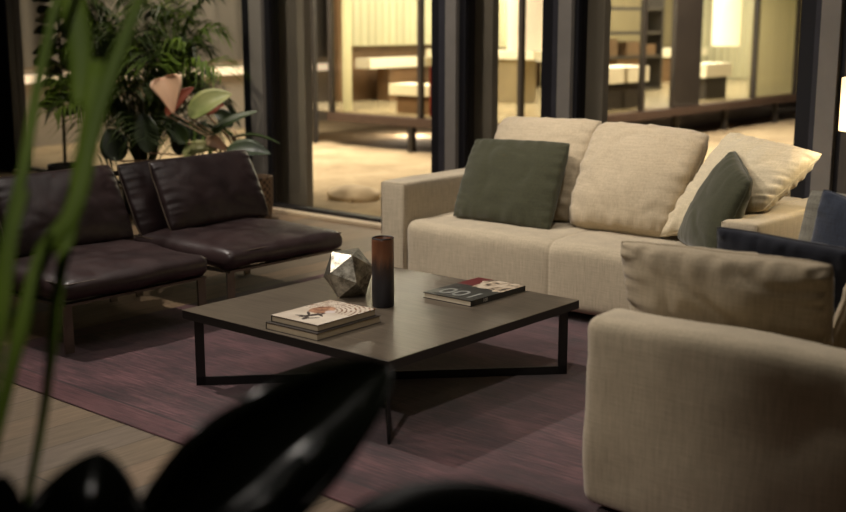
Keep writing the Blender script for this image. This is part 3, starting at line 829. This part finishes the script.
cushion('scatter_cushion', 'dark green pillow leaning sideways at the sofa right end', 'cushion', ((-2.97, 5.53, .43), (-2.53, 5.08, .425), (-2.43, 5.24, .82), (-2.72, 5.64, .925)), .19, M['green'], M['green'], seed=5, pinch=.03, crease=.7, rc=.06)

# ------------------------------------------------------------------ near sofa (turned towards the chairs)
NX0, NX1, NY0, NY1 = -1.975, -0.95, 3.09, 5.05
ns = thing('sofa', 'beige sofa at the near right, seen from its arm side', 'sofa', ((NX0 + NX1) / 2, (NY0 + NY1) / 2, RZ))
ncx, ncy = (NX0 + NX1) / 2, (NY0 + NY1) / 2
def npart(name, bm, mat, x, y, z): return obj(name, bm, mat, ns, smooth=True, loc=(x - ncx, y - ncy, z))
for y in (NY0 + .095, NY1 - .095):
    npart('arm', soft_box(NX1 - NX0, .19, AH - .004, .045, top=.012, front=.004, wob=.006, seed=y), M['linen'], ncx, y, .018)
npart('back', soft_box(.17, NY1 - NY0 - .385, .60, .03), M['linen'], NX1 - .09, ncy, .045 - RZ)
npart('base', soft_box(.78, NY1 - NY0 - .39, .2, .02), M['linen'], NX0 + .43, ncy, .045 - RZ)
ym = ncy
for y0, y1, sd in ((NY0 + .195, ym - .002, 3), (ym + .002, NY1 - .195, 4)):
    npart('seat_cushion', soft_box(.80, y1 - y0, .372, .035, top=.014, wob=.005, seed=sd), M['linen'], NX0 + .41, (y0 + y1) / 2, .045 - RZ)
for x in (NX0 + .1, NX1 - .1):
    for y in (NY0 + .1, NY1 - .1):
        obj('foot', B(-.03, -.03, 0, .03, .03, .035), M['sofa_foot'], ns, loc=(x - ncx, y - ncy, 0))
cushion('lumbar_cushion', 'long beige lumbar cushion propped behind the near sofa arm', 'cushion', ((-1.96, 3.44, .435), (-1.30, 3.44, .435), (-1.29, 3.38, .865), (-2.03, 3.38, .85)), .20, M['linen_pale'], M['linen_pale'], seed=6, pinch=.02, crease=1.3, a=.36, rc=.04)
cushion('lumbar_cushion', 'low navy velvet cushion just behind the beige lumbar cushion', 'cushion', ((-1.80, 3.72, .435), (-1.24, 3.74, .435), (-1.24, 3.64, .86), (-1.80, 3.62, .89)), .13, M['navy'], M['navy'], seed=7, pinch=.02, crease=.8)
cushion('scatter_cushion', 'slate blue cushion standing behind the navy velvet one', 'cushion', ((-1.72, 4.13, .435), (-1.18, 3.95, .435), (-1.16, 4.02, .86), (-1.655, 4.16, .975)), .14, M['navy2'], M['navy2'], seed=8, pinch=.02, crease=.6)
cushion('scatter_cushion', 'grey cushion peeking out left of the slate blue one', 'cushion', ((-1.93, 4.50, .435), (-1.40, 4.42, .435), (-1.36, 4.50, .90), (-1.865, 4.56, .905)), .13, M['greycloth'], M['greycloth'], seed=9, pinch=.02, crease=.6)
cushion('scatter_cushion', 'beige back cushion at the right frame edge of the near sofa', 'cushion', ((-1.40, 3.50, .435), (-1.20, 3.98, .435), (-1.06, 3.98, .97), (-1.235, 3.49, .95)), .15, M['linen_pale'], M['linen_pale'], seed=10, rc=.05)

# ------------------------------------------------------------------ leather chairs
def make_chair(label, y0, y1, seed):
    """chair facing +x; y0..y1 its width"""
    w = y1 - y0; cy = (y0 + y1) / 2; X0 = -5.72
    t = thing('lounge_chair', label, 'chair', (-5.2, cy, 0 if True else RZ), group='black leather lounge chairs')
    ox, oy = -5.2, cy
    def L(x, y, z): return (x - ox, y - oy, z)
    xf = -4.80; fz = .248
    bm = bmesh.new()
    bar(bm, L(xf, y0 + .01, fz), L(xf, y1 - .01, fz), .045, .012)
    bar(bm, L(xf - .02, y0 + .022, fz), L(-5.62, y0 + .022, fz - .02), .045, .012)
    bar(bm, L(xf - .02, y1 - .022, fz), L(-5.62, y1 - .022, fz - .02), .045, .012)
    bar(bm, L(-5.60, y0 + .02, fz - .02), L(-5.60, y1 - .02, fz - .02), .045, .012)
    obj('seat_frame', bm, M['bronze'], t)
    for y in (y0 + .03, y1 - .03):
        obj('leg', bar(bmesh.new(), L(xf + .005, y, .0125), L(xf, y, fz), .05, .012, (1, 0, 0)), M['bronze'], t)
    for y in (y0 + .02, y1 - .02):
        obj('leg', bar(bmesh.new(), L(-5.60, y, -.008), L(-5.62, y, fz), .045, .014, (1, 0, 0)), M['bronze'], t)
    bf = bmesh.new()
    for y in (y0 + .012, y1 - .012): bar(bf, L(-5.60, y, fz - .02), L(-5.80, y, .70), .012, .04, (1, 0, .4))
    bar(bf, L(-5.80, y0 + .02, .69), L(-5.80, y1 - .02, .69), .012, .03)
    obj('back_frame', bf, M['bronze'], t)
    def sub(name, corners, T, **k):
        bm, C, rim = pillow(*corners, T, **k)
        o = obj(name, bm, M['leather'], t, smooth=True, loc=C)
        obj('piping', tube(bmesh.new(), rim, .005, 6, closed=True), M['piping'], o, smooth=True)
    # seat: block cushion with crowned top
    sc = obj('seat_cushion', soft_box(.86, w, .10, .042, top=.042, front=.018, wob=.012, seed=seed), M['leather'], t, smooth=True, loc=L(-5.195, cy, .256))
    for zz in (.092,):
        obj('piping', tube(bmesh.new(), [(sx * (.43 - .011) , sy * (w / 2 - .011), zz) for sx, sy in ((-1, -1), (0, -1), (1, -1), (1, 0), (1, 1), (0, 1), (-1, 1), (-1, 0))], .004, 6, closed=True), M['piping'], sc, smooth=True)
    sub('backrest', (L(-5.55, y0 + .01, .34), L(-5.55, y1 - .01, .34), L(-5.76, y1 - .01, .745), L(-5.76, y0 + .01, .745)), .12, seed=seed + 1, pinch=.0, a=.3, crease=.5)
    sub('back_cushion', (L(-5.40, y0 + .105, .375), L(-5.40, y1 + .005, .375), L(-5.60, y1 - .0, .775), L(-5.60, y0 + .115, .765)), .17, seed=seed + 2, pinch=.01, a=.36, crease=.6, rc=.03)
    return t
make_chair('black leather lounge chair nearest the green fronds at left', 3.0, 3.862, 11)
make_chair('black leather lounge chair in front of the basket planter', 4.0, 4.862, 15)

# ------------------------------------------------------------------ floor lamp
fl = thing('floor_lamp', 'floor lamp with a glowing white drum shade in the corner between the two sofas', 'lamp', (-2.045, 5.66, -.008))
bm = bmesh.new(); lathe(bm, [(0, 0), (.15, 0), (.15, .015), (.02, .022), (0, .022)], 32); obj('base', bm, M['blackmetal'], fl)
obj('pole', tube(bmesh.new(), [(0, 0, .02), (0, 0, 1.17)], .010, 10), M['blackmetal'], fl, smooth=True)
bm = bmesh.new(); lathe(bm, [(.137, 1.055), (.140, 1.055), (.140, 1.305), (.137, 1.305), (.137, 1.055)], 48); obj('lamp_shade', bm, M['shade'], fl)
bm = bmesh.new(); bmesh.ops.create_uvsphere(bm, u_segments=16, v_segments=10, radius=.03)
obj('bulb', bm, M['bulb'], fl, smooth=True, loc=(0, 0, 1.20))
lp = light('floor_lamp_light', 'POINT', (-2.045, 5.66, 1.13), 16, (1, .84, .58), size=.05)

# ------------------------------------------------------------------ indoor plants by the window
random.seed(5)
def pot(t, r, h, mat, uv=False):
    bm = bmesh.new(); lathe(bm, [(0, 0), (r * .9, 0), (r, h * .5), (r, h), (r - .015, h), (r - .015, h - .05), (0, h - .05)], 36, uv)
    obj('pot', bm, mat, t, smooth=False)
    bm = bmesh.new(); lathe(bm, [(0, h - .049), (r - .02, h - .049), (r - .02, h - .03), (0, h - .025)], 24); obj('soil', bm, M['soil'], t)

# feather palm
pl = thing('potted_palm', 'bushy feather palm in a dark pot behind the leather chairs', 'plant', (-8.12, 5.95, -.008))
pot(pl, .2, .36, M['pot'])
base = Vector((0, 0, .33))
bm = bmesh.new()
for k in range(5):
    a = k * 1.26; tube(bm, [base + Vector((.05 * math.cos(a), .05 * math.sin(a), 0)), base + Vector((.10 * math.cos(a), .10 * math.sin(a), .3)), base + Vector((.14 * math.cos(a), .14 * math.sin(a), .6))], .014, 6)
obj('stem', bm, M['stem'], pl, smooth=True)
def frond(az, reach, rise, droop, nleaf, llen, start=.35):
    bm = bmesh.new(); pts = []
    for i in range(13):
        t = i / 12
        r = reach * (t ** 1.2); z = rise * (1.15 * t - .2 * t * t) - droop * t ** 3
        pts.append(base + Vector((math.cos(az) * (r + .05), math.sin(az) * (r + .05), z)))
    tube(bm, pts, .006, 5, taper=lambda t: 1 - .8 * t)
    sd = Vector((-math.sin(az), math.cos(az), 0))
    for k in range(nleaf):
        t = start + (1 - start) * (k + .5) / nleaf; f = t * 12; i = min(11, int(f)); f -= i
        c = pts[i].lerp(pts[i + 1], f); d = (pts[i + 1] - pts[i]).normalized()
        ln = 1.25 * llen * (math.sin(math.pi * (.12 + .8 * (k + .5) / nleaf)) ** .7) * random.uniform(.85, 1.15)
        for s in (-1, 1):
            dr = (d * random.uniform(.5, .8) + sd * s * .8 + Vector((0, 0, .15))).normalized()
            e = c + dr * ln; m = c + dr * ln * .55
            m.z -= ln * .05; e.z -= ln * random.uniform(.25, .7)
            w = random.uniform(.009, .014)
            wv = dr.cross(Vector((0, 0, 1))).normalized() * w
            q = [bm.verts.new(p) for p in (c, m + wv, e, m - wv)]
            q2 = bm.verts.new(m + Vector((0, 0, .004)))
            for tri in ((q[0], q[1], q2), (q[1], q[2], q2), (q[2], q[3], q2), (q[3], q[0], q2)): bm.faces.new(tri)
    obj('frond', bm, M['palm'] if random.random() < .62 else M['palmlight'], pl)  # brighter fronds at random paint the lit parts of the palm
for k in range(70):
    az = k * 2.399 + random.uniform(-.3, .3)
    hi = k / 70
    reach = random.uniform(.45, .85) * (1.15 - .45 * hi)
    if math.sin(az) > 0: reach = min(reach, .5 / max(.25, math.sin(az)))
    frond(az, reach, random.uniform(.6, 1.0) + 1.35 * hi, random.uniform(.25, .65), 24, random.uniform(.26, .40))

# ficus with oval leaves
fc = thing('potted_ficus', 'slim dark rubber plant with oval leaves at the far left', 'plant', (-9.62, 6.15, -.008))
pot(fc, .16, .26, M['pot'])
obj('stem', tube(bmesh.new(), [(0, 0, .28), (.02, 0, .7), (0, .02, 1.2), (.03, 0, 2.0)], .016, 8), M['stem'], fc, smooth=True)
for k in range(34):
    a = k * 2.4; z = .75 + k * .036
    o0 = Vector((.01, 0, z)); dr = Vector((math.cos(a), math.sin(a), .2)); ln = random.uniform(.2, .3)
    if dr.y > .6: ln *= .8
    bm = leaf([o0, o0 + dr * ln * .35, o0 + dr * ln * .7 + Vector((0, 0, -.01)), o0 + dr * ln + Vector((0, 0, -.06))], ln * .55, (-math.sin(a) * .6, math.cos(a) * .6, .75), .15, .15)
    obj('leaf', bm, M['ficus'], fc, smooth=True)

# big-leaved plant in the basket
bk = thing('potted_calathea', 'broad-leaved plant with pale lit leaves in a woven basket', 'plant', (-7.06, 6.18, -.008))
pot(bk, .165, .36, M['basket'], True)
def big_leaf(base_px, tip_px, dist, width, mat, tilt=(0, 0, 1), cup=.15, wave=.0, dz=0.0, prof=None):
    a = at(*base_px, dist); b = at(*tip_px, dist + dz); m = (a + b) / 2 + Vector((0, 0, .03))
    o = Vector((-7.06, 6.18, 0)); ax = (b - a).normalized()
    sd = ax.cross(Vector(tilt)).normalized()
    bm = leaf([a - o, m - o, b - o], width, sd, cup, .12, prof=prof or (lambda t: math.sin(math.pi * min(1, t ** .75 * .985 + .01)) ** 1.0), wave=wave)
    obj('leaf', bm, mat, bk, smooth=True)
    root = Vector((0, 0, .32)); mid = (a - o) * .55 + root * .45 + Vector((0, 0, .08))
    obj('stem', tube(bmesh.new(), [root, mid, a - o], .007, 6), M['stem_pale'], bk, smooth=True)
vd = Vector((.65, -.76, .2))
D0 = 9.15
big_leaf((173, 112), (163, 76), D0 - .30, .24, M['pinklitleaf'], vd + Vector((.3, 0, .4)), .5, prof=lambda t: max(.02, math.sin(math.pi * min(1, t ** 1.7 * .93 + .02))) ** .8)
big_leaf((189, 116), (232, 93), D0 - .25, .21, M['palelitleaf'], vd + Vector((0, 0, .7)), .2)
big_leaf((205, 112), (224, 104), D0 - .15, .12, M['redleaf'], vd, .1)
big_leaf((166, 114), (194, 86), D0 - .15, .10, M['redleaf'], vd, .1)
big_leaf((208, 136), (258, 110), D0 - .1, .11, M['bigleaf'], vd + Vector((0, 0, 1.4)), .15)
big_leaf((232, 136), (281, 143), D0 - .15, .14, M['bigleaf'], (0, 0, 1), .15)
big_leaf((226, 152), (271, 153), D0 - .3, .17, M['bigleaf'], vd + Vector((0, 0, .8)), .2)
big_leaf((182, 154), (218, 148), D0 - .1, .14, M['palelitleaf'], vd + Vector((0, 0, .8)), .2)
big_leaf((186, 142), (166, 126), D0 - .1, .15, M['bigleaf'], vd, .2)
big_leaf((178, 154), (186, 116), D0 - .05, .15, M['ficus'], vd, .2)
big_leaf((150, 152), (142, 112), D0 - .1, .2, M['ficus'], vd, .2)
big_leaf((120, 160), (106, 128), D0 - .1, .22, M['ficus'], vd, .2)
big_leaf((206, 140), (226, 150), D0 - .1, .10, M['pinklitleaf'], vd, .1)
big_leaf((232, 126), (214, 112), D0 + .05, .12, M['ficus'], vd, .2)
big_leaf((196, 146), (206, 120), D0 + .05, .13, M['ficus'], vd, .2)

# ------------------------------------------------------------------ foreground plants, close to the lens
fp = thing('potted_palm', 'blurred bright green palm blades close to the lens at left', 'plant', (-1.62, .86, -.008))
pot(fp, .2, .40, M['pot'])
FO = Vector((-1.62, .86, -.008))
def fblade(path, width, mat=M['palmlight'], prof=None):
    pts = [at(p[0], p[1], p[2] * 1.6) - FO for p in path]
    bm = leaf(pts, width * 1.6, _rt, .12, .18, prof=prof or (lambda t: (.35 + .65 * math.sin(math.pi * min(1, .1 + t * .85)))), nu=6)
    return obj('blade', bm, mat, fp, smooth=True)
low = lambda t: .55 + .45 * math.sin(math.pi * t)
fblade([(66, -40, 1.30), (56, 0, 1.29), (36, 92, 1.28), (23, 168, 1.26), (5, 244, 1.25), (-4, 310, 1.25), (-20, 400, 1.25)], .013, M['palmlight'], low)
fblade([(66, -40, 1.35), (72, 0, 1.33), (79, 52, 1.31), (78, 104, 1.29)], .030, M['palmlight'])
fblade([(150, -30, 1.22), (127, 30, 1.21), (109, 76, 1.20), (94, 122, 1.19), (84, 168, 1.18), (69, 219, 1.17), (43, 252, 1.17), (24, 314, 1.16), (5, 394, 1.16), (-12, 470, 1.16)], .019, M['palmlight'], low)
fblade([(96, 60, 1.26), (88, 122, 1.24), (79, 168, 1.23), (71, 224, 1.21), (61, 267, 1.20), (53, 330, 1.19), (43, 415, 1.18), (27, 500, 1.17), (15, 560, 1.16)], .018, M['palmlight'], lambda t: 1 - .62 * t)
fblade([(26, 190, 1.12), (12, 240, 1.11), (2, 330, 1.10), (-10, 420, 1.10)], .010, M['palmlight'], low)
bm = bmesh.new()
for px in ((15, 560, 1.16), (-12, 470, 1.16), (-20, 400, 1.25), (-10, 420, 1.10)):
    e = at(px[0], px[1], px[2] * 1.6) - FO; tube(bm, [Vector((0, 0, .36)), Vector((e.x * .5, e.y * .5, .36 + (e.z - .36) * .6)), e], .006, 6)
obj('stem', bm, M['stem'], fp, smooth=True)

fd = thing('potted_rubber_plant', 'dark glossy leaves looming out of focus along the bottom edge', 'plant', (-1.15, 1.28, -.008))
pot(fd, .2, .40, M['pot'])
DO = Vector((-1.15, 1.28, -.008))
def dleaf(path, width, side, cup=.15, fold=.15, wave=0.0, prof=None):
    pts = [at(p[0], p[1], p[2] * 1.3) - DO for p in path]
    bm = leaf(pts, width * 1.3, side, cup, fold, nu=10, wave=wave, prof=prof)
    obj('leaf', bm, M['darkleaf'], fd, smooth=True)
    r = Vector((0, 0, .36)); e = pts[0]
    obj('stem', tube(bmesh.new(), [r, Vector((e.x * .5, e.y * .5, .36 + (e.z - .36) * .6)), e], .007, 6), M['stem'], fd, smooth=True)
tp = lambda t: max(.01, min(1, t * 3) ** .6 * (1 - max(0, (t - .45) / .55) ** 1.5))
pf = lambda t: math.sin(math.pi * min(1, (t * .98 + .012)) ** .85) ** .8
dleaf([(130, 610, 1.30), (215, 510, 1.33), (308, 432, 1.36), (389, 366, 1.40)], .150, _rt * .67 - _up * .74 - _fw * .1, .8, .1, wave=.10, prof=pf)
dleaf([(70, 640, 1.25), (86, 560, 1.26), (92, 500, 1.27), (98, 450, 1.30)], .15, _rt, .2, .2, prof=tp)
dleaf([(-40, 590, 1.2), (-22, 545, 1.21), (-6, 510, 1.22), (6, 474, 1.23)], .12, _rt, .2, .2, prof=tp)
dleaf([(300, 560, 1.22), (390, 520, 1.24), (490, 505, 1.27), (600, 520, 1.30)], .075, _up * .8 + _fw * .5, .2, .15, prof=pf)
